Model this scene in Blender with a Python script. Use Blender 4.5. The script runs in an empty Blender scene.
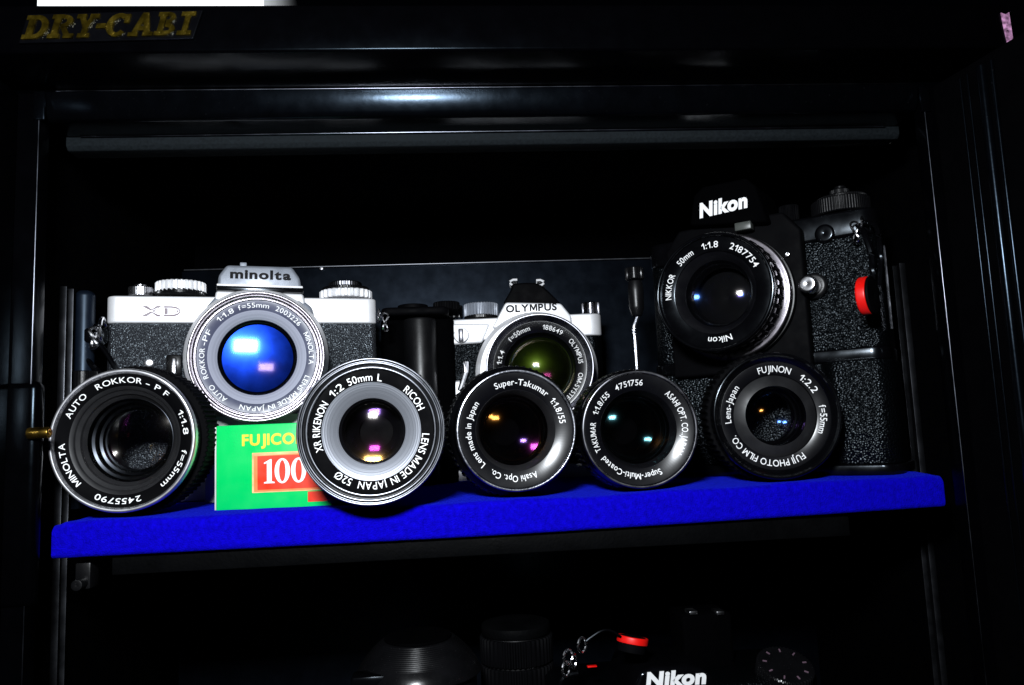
import bpy, bmesh, math, random
from mathutils import Matrix, Vector, noise
PI = math.pi
random.seed(4)
SC = bpy.context.scene
COL = SC.collection
MM = 0.001

# ------------------------------------------------------------------ camera
F = 768.0
YAW, PITCH, ROLL = math.radians(4.2), math.radians(6.6), math.radians(2.4)
CAM = Vector((0, -322, 28))
ROT = Matrix.Rotation(-YAW, 3, 'Z') @ Matrix.Rotation(PI / 2 + PITCH, 3, 'X') @ Matrix.Rotation(-ROLL, 3, 'Z')

def ray(px, py):
    return ROT @ Vector(((px - 512) / F, -(py - 342.5) / F, -1))

def P(px, py, Y):                     # point (mm) of the photograph at depth plane Y
    d = ray(px, py)
    return CAM + d * ((Y - CAM.y) / d.y)

def PX(px, py, X):
    d = ray(px, py)
    return CAM + d * ((X - CAM.x) / d.x)

def PZ(px, py, Z):
    d = ray(px, py)
    return CAM + d * ((Z - CAM.z) / d.z)

def PD(px, py, depth):
    return CAM + ray(px, py) * depth

class Frame:                          # a yawed upright frame (origin on the shelf)
    def __init__(s, o, deg):
        s.o = Vector(o); s.a = math.radians(deg)
        s.ex = Vector((math.cos(s.a), math.sin(s.a), 0)); s.ey = Vector((-math.sin(s.a), math.cos(s.a), 0))
    def at(s, px, py, ly):            # local (x, z) where the sight line meets local plane y = ly
        d = ray(px, py); w = CAM - s.o
        t = (ly - w.dot(s.ey)) / d.dot(s.ey)
        p = w + d * t
        return p.dot(s.ex), p.z

cam_d = bpy.data.cameras.new('camera'); cam = bpy.data.objects.new('camera', cam_d); COL.objects.link(cam)
cam_d.sensor_width = 36; cam_d.lens = 36 * F / 1024
cam_d.clip_start = 0.005; cam_d.clip_end = 50
cam.matrix_world = Matrix.Translation(CAM * MM) @ ROT.to_4x4()
SC.camera = cam

# ------------------------------------------------------------------ materials
def nt(name):
    m = bpy.data.materials.new(name); m.use_nodes = True
    n = m.node_tree.nodes; l = m.node_tree.links
    return m, n, l, n['Principled BSDF']

def ramp(n, l, src, p0, c0, p1, c1):
    r = n.new('ShaderNodeValToRGB'); e = r.color_ramp.elements
    e[0].position = p0; e[0].color = (*c0, 1) if len(c0) == 3 else c0
    e[1].position = p1; e[1].color = (*c1, 1) if len(c1) == 3 else c1
    l.new(src, r.inputs[0]); return r

def coords(n, l, scale):
    t = n.new('ShaderNodeTexCoord'); mp = n.new('ShaderNodeMapping')
    s = scale if isinstance(scale, tuple) else (scale,) * 3
    mp.inputs['Scale'].default_value = s
    l.new(t.outputs['Object'], mp.inputs['Vector']); return mp.outputs[0]

def mat(name, col, rough=.4, metal=0., spec=.5, tint=None, bump=0., bscale=900., var=.15, vscale=120., rvar=.12, dust=0., coat=0., stretch=None):
    m, n, l, b = nt(name)
    b.inputs['Metallic'].default_value = metal
    b.inputs['Specular IOR Level'].default_value = spec
    b.inputs['Coat Weight'].default_value = coat
    if tint: b.inputs['Specular Tint'].default_value = (*tint, 1)
    nz = n.new('ShaderNodeTexNoise'); nz.inputs['Scale'].default_value = 1; nz.inputs['Detail'].default_value = 6
    l.new(coords(n, l, vscale), nz.inputs['Vector'])
    r = ramp(n, l, nz.outputs['Fac'], .3, tuple(c * (1 - var) for c in col), .7, tuple(min(1, c * (1 + var)) for c in col))
    out = r.outputs[0]
    if dust:
        dz = n.new('ShaderNodeTexNoise'); dz.inputs['Scale'].default_value = 1; dz.inputs['Detail'].default_value = 2
        l.new(coords(n, l, 1500.), dz.inputs['Vector'])
        dr = ramp(n, l, dz.outputs['Fac'], .70, (0, 0, 0), .78, (dust, dust, dust))
        mx = n.new('ShaderNodeMixRGB'); mx.inputs[2].default_value = (.4, .4, .42, 1)
        l.new(dr.outputs[0], mx.inputs[0]); l.new(out, mx.inputs[1]); out = mx.outputs[0]
    l.new(out, b.inputs['Base Color'])
    rr = ramp(n, l, nz.outputs['Fac'], .3, (max(.02, rough - rvar),) * 3, .7, (min(1, rough + rvar),) * 3)
    l.new(rr.outputs[0], b.inputs['Roughness'])
    if bump:
        bz = n.new('ShaderNodeTexNoise'); bz.inputs['Scale'].default_value = 1; bz.inputs['Detail'].default_value = 3
        l.new(coords(n, l, stretch or bscale), bz.inputs['Vector'])
        bp = n.new('ShaderNodeBump'); bp.inputs['Strength'].default_value = bump; bp.inputs['Distance'].default_value = .0004
        l.new(bz.outputs['Fac'], bp.inputs['Height']); l.new(bp.outputs[0], b.inputs['Normal'])
    return m

def leather(name, col, scale=1150., strength=.9, rough=.33, spec=.6):
    m, n, l, b = nt(name)
    b.inputs['Base Color'].default_value = (*col, 1); b.inputs['Roughness'].default_value = rough
    b.inputs['Specular IOR Level'].default_value = spec; b.inputs['Specular Tint'].default_value = (.78, .9, 1, 1)
    c = coords(n, l, 1.)
    v = n.new('ShaderNodeTexVoronoi'); v.inputs['Scale'].default_value = scale; v.inputs['Randomness'].default_value = 1
    l.new(c, v.inputs['Vector'])
    z = n.new('ShaderNodeTexNoise'); z.inputs['Scale'].default_value = scale * .45; z.inputs['Detail'].default_value = 3
    l.new(c, z.inputs['Vector'])
    a = n.new('ShaderNodeMath'); a.operation = 'MULTIPLY_ADD'; l.new(z.outputs['Fac'], a.inputs[0]); a.inputs[1].default_value = .45; l.new(v.outputs['Distance'], a.inputs[2])
    bp = n.new('ShaderNodeBump'); bp.inputs['Strength'].default_value = strength; bp.inputs['Distance'].default_value = .0006
    bp.invert = True
    l.new(a.outputs[0], bp.inputs['Height']); l.new(bp.outputs[0], b.inputs['Normal'])
    return m

def brushed(name, col, rough, freq=1400., strength=.25, metal=1.):      # turned metal: fine circles about the local Y axis
    m, n, l, b = nt(name)
    b.inputs['Base Color'].default_value = (*col, 1); b.inputs['Metallic'].default_value = metal
    b.inputs['Roughness'].default_value = rough
    t = n.new('ShaderNodeTexCoord'); mp = n.new('ShaderNodeMapping'); mp.inputs['Scale'].default_value = (1, 0, 1)
    l.new(t.outputs['Object'], mp.inputs[0])
    ln = n.new('ShaderNodeVectorMath'); ln.operation = 'LENGTH'; l.new(mp.outputs[0], ln.inputs[0])
    nz = n.new('ShaderNodeTexNoise'); nz.noise_dimensions = '1D'; nz.inputs['Scale'].default_value = freq; nz.inputs['Detail'].default_value = 4
    l.new(ln.outputs['Value'], nz.inputs['W'])
    r = ramp(n, l, nz.outputs['Fac'], .3, tuple(c * .8 for c in col), .7, col); l.new(r.outputs[0], b.inputs['Base Color'])
    bp = n.new('ShaderNodeBump'); bp.inputs['Strength'].default_value = strength; bp.inputs['Distance'].default_value = .0002
    l.new(nz.outputs['Fac'], bp.inputs['Height']); l.new(bp.outputs[0], b.inputs['Normal'])
    return m

def coated(name, tint, refl, amount, rough=.085, haze=None, haze_amt=0., haze_rough=.4):
    m, n, l, b = nt(name); n.remove(b)
    out = n['Material Output']
    tr = n.new('ShaderNodeBsdfTransparent'); tr.inputs[0].default_value = (*tint, 1)
    gl = n.new('ShaderNodeBsdfGlossy'); gl.inputs['Color'].default_value = (*refl, 1); gl.inputs['Roughness'].default_value = rough
    mx = n.new('ShaderNodeMixShader'); mx.inputs[0].default_value = amount
    l.new(tr.outputs[0], mx.inputs[1]); l.new(gl.outputs[0], mx.inputs[2]); last = mx
    if haze:  # broad reflection of the surroundings, put into a tinted rough gloss
        hz = n.new('ShaderNodeBsdfGlossy'); hz.inputs['Color'].default_value = (*haze, 1); hz.inputs['Roughness'].default_value = haze_rough
        nz = n.new('ShaderNodeTexNoise'); nz.inputs['Scale'].default_value = 1; nz.inputs['Detail'].default_value = 5
        l.new(coords(n, l, 180.), nz.inputs['Vector'])
        r = ramp(n, l, nz.outputs['Fac'], .25, (haze_amt * .55,) * 3, .75, (haze_amt,) * 3)
        m2 = n.new('ShaderNodeMixShader'); l.new(r.outputs[0], m2.inputs[0])
        l.new(mx.outputs[0], m2.inputs[1]); l.new(hz.outputs[0], m2.inputs[2]); last = m2
    l.new(last.outputs[0], out.inputs['Surface'])
    return m

def velvet():
    m, n, l, b = nt('blue_velvet')
    nz = n.new('ShaderNodeTexNoise'); nz.inputs['Scale'].default_value = 1; nz.inputs['Detail'].default_value = 8; nz.inputs['Roughness'].default_value = .7
    l.new(coords(n, l, 420.), nz.inputs['Vector'])
    r = ramp(n, l, nz.outputs['Fac'], .25, (.002, .0008, .2), .75, (.004, .0016, .56))
    l.new(r.outputs[0], b.inputs['Base Color'])
    b.inputs['Roughness'].default_value = 1; b.inputs['Specular IOR Level'].default_value = 0
    b.inputs['Sheen Weight'].default_value = .25; b.inputs['Sheen Tint'].default_value = (.02, .05, 1, 1); b.inputs['Sheen Roughness'].default_value = .4
    fz = n.new('ShaderNodeTexNoise'); fz.inputs['Scale'].default_value = 1; fz.inputs['Detail'].default_value = 4
    l.new(coords(n, l, 1600.), fz.inputs['Vector'])
    bp = n.new('ShaderNodeBump'); bp.inputs['Strength'].default_value = .8; bp.inputs['Distance'].default_value = .0008
    l.new(fz.outputs['Fac'], bp.inputs['Height']); l.new(bp.outputs[0], b.inputs['Normal'])
    return m

M = dict(
    black=mat('black_enamel', (.003, .003, .0035), .26, spec=.3, bump=.06, bscale=700, dust=.05, rvar=.05),
    satin=mat('black_satin', (.003, .003, .0035), .36, spec=.3, bump=.05, dust=.04, rvar=.05),
    matte=mat('matte_black', (.0012, .0012, .0016), .65, spec=.035),
    void=mat('cabinet_black', (.0005, .0005, .0007), .8, spec=.01),
    header=mat('header_enamel', (.0004, .0004, .0006), .2, spec=.07, tint=(.6, .8, 1), bump=.04, bscale=500, rvar=.03),
    frame=mat('cabinet_enamel', (.0005, .0006, .0009), .2, spec=.14, tint=(.55, .75, 1), bump=.05, bscale=500, dust=.02, rvar=.03),
    backp=mat('back_panel_enamel', (.001, .0014, .0025), .3, spec=.7, tint=(.55, .72, 1), bump=.03, bscale=1400, rvar=.03),
    gasket=mat('grey_rubber', (.006, .0078, .0092), .8, spec=.06, bump=.6, bscale=900, var=.3, vscale=900),
    gloss=mat('gloss_black', (.0012, .0012, .0016), .17, spec=.4, tint=(.8, .9, 1), rvar=.04),
    name=mat('name_ring_black', (.002, .002, .003), .27, spec=.6, rvar=.02),
    cone=mat('inner_cone_black', (.003, .003, .004), .35, spec=.25),
    conegrey=mat('inner_cone_grey', (.011, .011, .012), .45, spec=.25),
    chrome=mat('chrome', (.75, .75, .78), .22, metal=1, rvar=.06),
    satinchrome=mat('satin_chrome', (.82, .82, .84), .5, metal=.35, bump=.05, bscale=2500, var=.04, rvar=.05),
    greychrome=mat('grey_chrome', (.22, .24, .28), .45, metal=.3, bump=.1, bscale=2500, var=.08),
    darkchrome=mat('dark_chrome', (.2, .2, .22), .3, metal=1),
    edge=mat('worn_edge', (.35, .36, .4), .3, metal=1, bump=.2),
    railm=mat('dull_steel', (.12, .125, .14), .35, metal=1, rvar=.05),
    windowm=mat('frosted_window', (.045, .05, .045), .4),
    bluesatin=mat('blue_black_satin', (.003, .005, .01), .36, spec=.5, tint=(.6, .78, 1), rvar=.05),
    glintm=mat('glint_bead_metal', (.07, .075, .09), .24, metal=1, rvar=.04),  # for the added beads that draw edge glints
    rimbright=mat('bright_rim', (.75, .75, .78), .42, metal=1, rvar=.04),
    white=mat('white_paint', (.82, .82, .82), .5, var=.03),
    ink=mat('black_ink', (.003, .003, .004), .6, spec=.1),
    greyink=mat('grey_ink', (.13, .08, .11), .5),
    rim=mat('polished_rim', (.27, .25, .275), .27, metal=1, rvar=.04),
    rimdark=mat('dark_polished_rim', (.13, .135, .15), .3, metal=1, rvar=.04),
    barrelmetal=mat('inner_barrel_metal', (.02, .022, .026), .3, metal=1, rvar=.05),
    slate=mat('slate_ring', (.06, .065, .11), .42, metal=.0, spec=.55),
    turned=brushed('turned_aluminium', (.3, .315, .355), .45, metal=.65, strength=.5),
    turnedgrey=brushed('turned_grey', (.36, .37, .46), .5, metal=.15),
    gold=mat('gold_leaf', (.075, .052, .005), .16, metal=.8, bump=1., bscale=800, var=.75, vscale=260),
    brass=mat('brass', (.75, .45, .08), .3, metal=1),
    green=mat('green_card', (.0, .55, .11), .38, spec=.4, var=.02, bump=.04),
    red=mat('red_print', (.75, .03, .005), .4, var=.05),
    orange=mat('orange_print', (.85, .22, .06), .4, var=.1),
    cream=mat('cream_print', (.8, .45, .2), .4, var=.25, vscale=200),
    yellow=mat('yellow_print', (.75, .55, .03), .4, var=.1),
    palecard=mat('pale_card', (.5, .52, .5), .6),
    redplastic=mat('red_plastic', (.7, .006, .004), .35, var=.05),
    pink=mat('pink_print', (.5, .24, .42), .5, var=.95, vscale=500),
    leather=leather('black_leatherette', (.0008, .001, .0013), 1000., .75, .28, .19),
    leathergrey=leather('grey_leatherette', (.016, .017, .02), 1150., 1.0, .3, .9),
    velvet=velvet(),
    board=mat('shelf_board', (.0012, .0013, .0015), .6, spec=.03, bump=.4, bscale=700),
)

# ------------------------------------------------------------------ mesh helpers (all in mm)
def link(name, verts, faces, m, parent=None, off=(0, 0, 0), smooth=True, sharp=32, mats=None, fmat=None):
    me = bpy.data.meshes.new(name)
    me.from_pydata([(v[0] * MM, v[1] * MM, v[2] * MM) for v in verts], [], faces)
    bm = bmesh.new(); bm.from_mesh(me)
    if fmat is None:
        bmesh.ops.recalc_face_normals(bm, faces=bm.faces)
    bm.to_mesh(me); bm.free()
    for mm in (mats or [m]): me.materials.append(mm)
    if fmat:
        me.polygons.foreach_set('material_index', fmat)
    if smooth:
        me.polygons.foreach_set('use_smooth', [True] * len(me.polygons))
        me.set_sharp_from_angle(angle=math.radians(sharp))
    o = bpy.data.objects.new(name, me); COL.objects.link(o)
    if parent: o.parent = parent
    o.location = Vector(off) * MM
    return o

class MB:                                   # collects pieces of ONE part
    def __init__(s): s.v = []; s.f = []
    def add(s, v, f, mtx=None):
        k = len(s.v)
        s.v += [tuple(mtx @ Vector(p)) for p in v] if mtx else [tuple(p) for p in v]
        s.f += [tuple(i + k for i in q) for q in f]; return s
    def build(s, name, m, parent=None, off=(0, 0, 0), **k): return link(name, s.v, s.f, m, parent, off, **k)

def bm_out(bm):
    bm.verts.ensure_lookup_table(); bm.verts.index_update()
    r = [tuple(v.co) for v in bm.verts], [tuple(v.index for v in f.verts) for f in bm.faces]
    bm.free(); return r

def rbox(x0, x1, y0, y1, z0, z1, r=1., seg=2, vr=0., vseg=5):     # vr: extra rounding of the vertical edges
    bm = bmesh.new(); bmesh.ops.create_cube(bm, size=1)
    for v in bm.verts:
        v.co = Vector(((x0 + x1) / 2 + v.co.x * (x1 - x0), (y0 + y1) / 2 + v.co.y * (y1 - y0), (z0 + z1) / 2 + v.co.z * (z1 - z0)))
    if vr:
        e = [e for e in bm.edges if abs(e.verts[0].co.z - e.verts[1].co.z) > 1e-4]
        bmesh.ops.bevel(bm, geom=e, offset=vr, segments=vseg, affect='EDGES', profile=.5)
        if r:
            e = [e for e in bm.edges if abs(e.verts[0].co.z - e.verts[1].co.z) < 1e-4 and len(e.link_faces) == 2 and e.calc_face_angle(0) > .9]
            bmesh.ops.bevel(bm, geom=e, offset=r, segments=seg, affect='EDGES', profile=.5)
    elif r:
        bmesh.ops.bevel(bm, geom=list(bm.edges), offset=r, segments=seg, affect='EDGES', profile=.5)
    return bm_out(bm)

def plate(poly, y0, y1, r=.6, seg=2):         # outline in x-z, extruded along y, front edge rounded
    bm = bmesh.new()
    f = bm.faces.new([bm.verts.new((p[0], y0, p[1])) for p in poly])
    ex = bmesh.ops.extrude_face_region(bm, geom=[f])
    for v in ex['geom']:
        if isinstance(v, bmesh.types.BMVert): v.co.y = y1
    bmesh.ops.recalc_face_normals(bm, faces=bm.faces)
    if r: bmesh.ops.bevel(bm, geom=[e for e in bm.edges if e.calc_face_angle(0) > .3], offset=r, segments=seg, affect='EDGES', profile=.5)
    return bm_out(bm)

def roundp(pr, c=.35, n=2):
    out = []; N = len(pr)
    for i in range(N):
        p = Vector(pr[i]); a = Vector(pr[i - 1]); b = Vector(pr[(i + 1) % N])
        da, db = a - p, b - p
        k = min(c, da.length * .4, db.length * .4)
        if k < .02: out.append(tuple(p)); continue
        s, e = p + da.normalized() * k, p + db.normalized() * k
        for j in range(n + 1):
            t = j / n
            out.append(tuple(s * (1 - t) ** 2 + p * 2 * t * (1 - t) + e * t * t))
    return out

def lathe(pr, seg=96, axis='Y', c=(0, 0, 0), rnd=.35, n=2, wob=None):   # closed profile (r, y) -> closed solid
    pr = roundp(pr, rnd, n) if rnd else pr
    v = []; f = []; N = len(pr)
    for i in range(seg):
        a = 2 * PI * i / seg
        for (r, y) in pr:
            q = r + (wob(i, r, y) if wob else 0)
            if axis == 'Y': v.append((c[0] + q * math.sin(a), c[1] + y, c[2] + q * math.cos(a)))
            else: v.append((c[0] + q * math.cos(a), c[1] + q * math.sin(a), c[2] + y))
    for i in range(seg):
        j = (i + 1) % seg
        for k in range(N):
            k2 = (k + 1) % N
            if pr[k][0] < 1e-6 and pr[k2][0] < 1e-6: continue
            q = [i * N + k, i * N + k2, j * N + k2, j * N + k]
            f.append(tuple(q))
    bm = bmesh.new(); vs = [bm.verts.new(p) for p in v]
    for q in f:
        try: bm.faces.new([vs[t] for t in q])
        except ValueError: pass
    bmesh.ops.remove_doubles(bm, verts=bm.verts, dist=1e-4)
    bmesh.ops.dissolve_degenerate(bm, dist=1e-5, edges=bm.edges)
    return bm_out(bm)

def shell(pr, dr=0., dy=1.):
    return list(pr) + [(r + dr, y + dy) for r, y in reversed(pr)]

def steps(r0, y0, r1, y1, n, k=.5):
    o = []
    for i in range(n):
        a, b = i / n, (i + 1) / n
        o.append((r0 + (r1 - r0) * a, y0 + (y1 - y0) * a))
        o.append((r0 + (r1 - r0) * (a + k / n), y0 + (y1 - y0) * (a + .1 / n)))
    o.append((r1, y1)); return o

def cyl(r, h, c=(0, 0, 0), axis='Z', seg=32, rnd=.3):
    return lathe([(0, 0), (r, 0), (r, h), (0, h)], seg, axis, c, rnd)

def tube(pts, r, seg=8, taper=None):
    v = []; f = []; pts = [Vector(p) for p in pts]; n = len(pts)
    up = Vector((0, 0, 1))
    for i, p in enumerate(pts):
        t = (pts[min(i + 1, n - 1)] - pts[max(i - 1, 0)]).normalized()
        a = t.cross(up)
        if a.length < .1: a = t.cross(Vector((0, 1, 0)))
        a.normalize(); b = t.cross(a)
        rr = r * (taper[i] if taper else 1)
        for k in range(seg):
            w = 2 * PI * k / seg
            v.append(tuple(p + a * (rr * math.cos(w)) + b * (rr * math.sin(w))))
    for i in range(n - 1):
        for k in range(seg):
            k2 = (k + 1) % seg
            f.append((i * seg + k, i * seg + k2, (i + 1) * seg + k2, (i + 1) * seg + k))
    f.append(tuple(range(seg))); f.append(tuple(range((n - 1) * seg, n * seg)))
    return v, f

def knurl(r, depth, y0, y1, n, axis='Y', c=(0, 0, 0), ri=None, duty=2):
    seg = n * 4
    ri = 0 if ri is None else ri
    pr = [(ri, y0), (r - .5, y0), (r, y0 + .5), (r, y1 - .5), (r - .5, y1), (ri, y1)]
    return lathe(pr, seg, axis, c, 0, wob=lambda i, q, y: (-depth if (i % 4 >= duty and q > r - .6) else 0))

def spline(pts, n=8):
    out = []
    P_ = [Vector(p) for p in pts]; P_ = [P_[0]] + P_ + [P_[-1]]
    for i in range(1, len(P_) - 2):
        for k in range(n):
            t = k / n; a, b, c, d = P_[i - 1:i + 3]
            out.append(.5 * ((2 * b) + (c - a) * t + (2 * a - 5 * b + 4 * c - d) * t * t + (3 * b - a - 3 * c + d) * t ** 3))
    out.append(P_[-2]); return out

# ------------------------------------------------------------------ lettering
GC = {}; HCAP = .7
def glyphs(s, bold=0., shear=0.):
    """A line of lettering laid out letter by letter (even engraved spacing; the 1 and the M drawn by hand)."""
    V = []; Fc = []; x = 0.
    for ch in s:
        if ch == ' ': x += .3; continue
        k = (ch, round(bold, 3))
        if k not in GC: GC[k] = glyph(ch, bold)
        v, f = GC[k]
        a, b = min(p[0] for p in v), max(p[0] for p in v); n = len(V)
        V += [(p[0] - a + x + p[1] * shear, p[1], 0) for p in v]; Fc += [tuple(i + n for i in q) for q in f]
        x += b - a + .115 - bold
    return V, Fc

def glyph(ch, bold):
    w = .095 + bold * 1.6; h = HCAP + bold * .6
    if ch == '1':
        p = [(.17, 0), (.17 + w, 0), (.17 + w, h), (.17 + w * .1, h), (0, h - .2), (0, h - .2 - w * .9), (.17, h - .1 - w * .9)]
        return p, [tuple(range(7))]
    if ch == 'M':
        W = .72; m = W / 2
        p = [(0, 0), (w, 0), (w, h - w * 1.6), (m - w * .45, 0.08), (m + w * .45, .08), (W - w, h - w * 1.6), (W - w, 0), (W, 0), (W, h), (W - w * 1.25, h), (m, .08 + w * 1.7), (w * 1.25, h), (0, h)]
        q = [(0, 1, 2, 11, 12), (2, 3, 10, 11), (3, 4, 10), (4, 5, 9, 10), (5, 6, 7, 8, 9)]
        return p, q
    return font_glyph(ch, bold)

def font_glyph(s, bold=0., shear=0., res=4):
    c = bpy.data.curves.new('t', 'FONT'); c.body = s; c.size = 1; c.offset = bold; c.shear = shear
    c.resolution_u = res; c.fill_mode = 'FRONT'; c.space_character = 1.08
    o = bpy.data.objects.new('t', c); COL.objects.link(o)
    dg = bpy.context.evaluated_depsgraph_get(); dg.update()
    me = bpy.data.meshes.new_from_object(o.evaluated_get(dg))
    v = [tuple(p.co) for p in me.vertices]; f = [tuple(p.vertices) for p in me.polygons]
    bpy.data.objects.remove(o); bpy.data.meshes.remove(me); bpy.data.curves.remove(c)
    return v, f

HCAP = CAP = max(p[1] for p in font_glyph('H')[0])
def flat_text(mb, s, x0, x1, z0, cap, y, bold=0., shear=0., thick=.15, rot=0., raw=False):
    """Lettering on a plane facing -y, between x0 and x1, baseline z0, capital height cap; rot tilts the line (deg)."""
    v, f = font_glyph(s, bold, shear) if raw else glyphs(s, bold, shear)
    a, b = min(p[0] for p in v), max(p[0] for p in v)
    kx, kz = (x1 - x0) / (b - a), cap / CAP
    ca, sa = math.cos(math.radians(rot)), math.sin(math.radians(rot))
    q = []
    for p in v:
        X, Z = (p[0] - a) * kx, p[1] * kz
        q.append((x0 + X * ca - Z * sa, y, z0 + X * sa + Z * ca))
    solid(mb, q, f, thick)

def solid(mb, q, f, t):                        # flat glyph faces -> thin solid letters
    n = len(q)
    back = [(p[0], p[1] + t, p[2]) for p in q]
    ec = {}
    for a in f:
        for i in range(len(a)):
            e = (a[i], a[(i + 1) % len(a)])
            k = tuple(sorted(e)); ec[k] = None if k in ec else e
    side = [(e[0], e[1], e[1] + n, e[0] + n) for e in ec.values() if e]
    mb.add(q + back, list(f) + [tuple(i + n for i in reversed(a)) for a in f] + side)

def ring_text(mb, texts, r, cap, surf, bold=.002, thick=.12, c=(0, 0, 0)):
    """texts: (string, centre angle clockwise from top, span deg); capitals centred on radius r."""
    for s, ac, sp in texts:
        v, f = glyphs(s, bold)
        a, b = min(p[0] for p in v), max(p[0] for p in v)
        k = math.radians(sp) / (b - a); kz = cap / CAP
        q = []
        for p in v:
            w = math.radians(ac) + ((p[0] - (a + b) / 2) * k)
            rr = r - cap / 2 + p[1] * kz
            q.append((c[0] + rr * math.sin(w), c[1] + surf(rr) - .1, c[2] + rr * math.cos(w)))
        solid(mb, q, f, thick)

# ------------------------------------------------------------------ things
def thing(name, label, cat, loc=(0, 0, 0), deg=0., group=None, rx=0.):
    o = bpy.data.objects.new(name, None); COL.objects.link(o); o.empty_display_size = .02
    o.location = Vector(loc) * MM; o.rotation_euler = (math.radians(rx), 0, math.radians(deg))
    o['label'] = label; o['category'] = cat
    if group: o['group'] = group
    return o

def element(name, r, y, rf, rb, t, mf, mbk, parent, off, seg=64):     # glass element: front / back surface each with its own coating
    pr = []; N = 8
    sag = lambda R, q: 0 if not R else math.copysign(abs(R) - math.sqrt(R * R - q * q), R)
    front = [(r * i / N, y + sag(rf, r * i / N) - sag(rf, r)) for i in range(N + 1)]   # rf>0 bulges to the viewer
    back = [(r * i / N, y + t - sag(rb, r * i / N) + sag(rb, r)) for i in range(N, -1, -1)]
    pr = front + back; v = []; f = []; fm = []
    n = len(pr)
    for i in range(seg):
        a = 2 * PI * i / seg
        v += [(q * math.sin(a), yy, q * math.cos(a)) for q, yy in pr]
    for i in range(seg):
        j = (i + 1) % seg
        for k in range(n - 1):
            if k == N: m_ = 0
            m_ = 0 if k < N else 1
            a_ = [i * n + k, i * n + k + 1, j * n + k + 1, j * n + k]
            if pr[k][0] < 1e-9: a_ = [i * n, i * n + 1, j * n + 1]
            elif pr[k + 1][0] < 1e-9: a_ = [i * n + k, i * n + k + 1, j * n + k]
            f.append(tuple(a_)); fm.append(m_)
    # orientation: front faces -y
    p = [Vector(v[q]) for q in f[0]]
    if (p[1] - p[0]).cross(p[2] - p[0]).y > 0: f = [tuple(reversed(q)) for q in f]
    return link(name, v, f, None, parent, off, sharp=40, mats=[mf, mbk], fmat=fm)

def coat(name, col, amt=.015, tint=(.985, .985, .985), **k): return coated(name, tint, col, amt, **k)
G_orange = coat('coat_amber', (1, .4, .08), .008)
G_amber = coat('coat_gold', (1, .55, .15), .02)
G_magenta = coat('coat_magenta', (1, .1, .8), .008)
G_white = coat('coat_clear', (1, .92, .85), .012)
G_cyan = coat('coat_cyan', (.3, .9, 1), .008)
G_violet = coat('coat_violet', (.5, .25, 1), .008)
G_pink = coat('coat_pink', (1, .5, .5), .02)
G_bluecl = coat('coat_blue', (.12, .3, 1), .014)
G_deep = coat('coat_deep_blue', (.28, .85, 1), .02, (.35, .4, .5), haze=(.012, .08, 1), haze_amt=.085, haze_rough=.24)  # blue reflection of unseen surroundings is built into this coating
G_olive = coat('coat_olive', (1, .8, .6), .012, (.4, .4, .3), haze=(.05, .085, .006), haze_amt=.12, haze_rough=.32)  # olive reflection put into the coating the same way

def lens(root, off, s, rings, texts, r_text, cap, glass, parent_as_part=None, inner=None):
    """rings: list of (part name, profile in (px radius, mm depth), material, shell thickness)."""
    made = {}
    for nm, pr, m, kind in rings:
        pr = [(r * s, y) for r, y in pr]
        if kind == 'solid': v, f = lathe(pr, 112)
        elif kind[0] == 'knurl':
            v, f = knurl(pr[0][0], kind[2], pr[0][1], pr[1][1], kind[1], ri=pr[1][0])
        else: v, f = lathe(shell(pr, kind[1] * s, kind[2]), 112, rnd=.2)
        made[nm] = link(nm, v, f, m, root, off)
        if nm == 'name_ring':
            a, b = pr[0], pr[-1]
            surf = lambda q, a=a, b=b: a[1] + (b[1] - a[1]) * (q - a[0]) / (b[0] - a[0])
            mb = MB(); ring_text(mb, texts, r_text * s, cap * s, surf)
            t = mb.build('inscription', M['white'], root if parent_as_part else made[nm], off if parent_as_part else (0, 0, 0), smooth=False)
    for nm, r, y, rf, rb, th, mf, mbk in glass:
        element(nm, r * s, y, rf, rb, th, mf, mbk, root, off)
    return made

LG = 'loose lenses lying along the blue shelf'
def loose(px, py, Y, label, deg=0., rx=0.):
    p = P(px, py, Y); s = (ROT.transposed() @ (p - CAM)).z * -1 / F
    root = thing('camera_lens', label, 'lens', (p.x, p.y, 0), deg, LG, rx)
    return root, (0, 0, p.z), s, p.z / s

def std_barrel(Rf, Rm, L=42, ri=None):
    ri = ri or Rf - 6
    return [(Rf - 1, 1.2), (Rf, 2.2), (Rf, 9), (Rf - 2, 10), (Rm - 3, 11), (Rm - 3, 26), (Rf - 3, 28), (Rf - 3, L - 2), (Rf - 8, L), (ri - 10, L), (ri - 10, L - 3), (ri, L - 4), (ri, 3), (Rf - 3, 1.4)]

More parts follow.
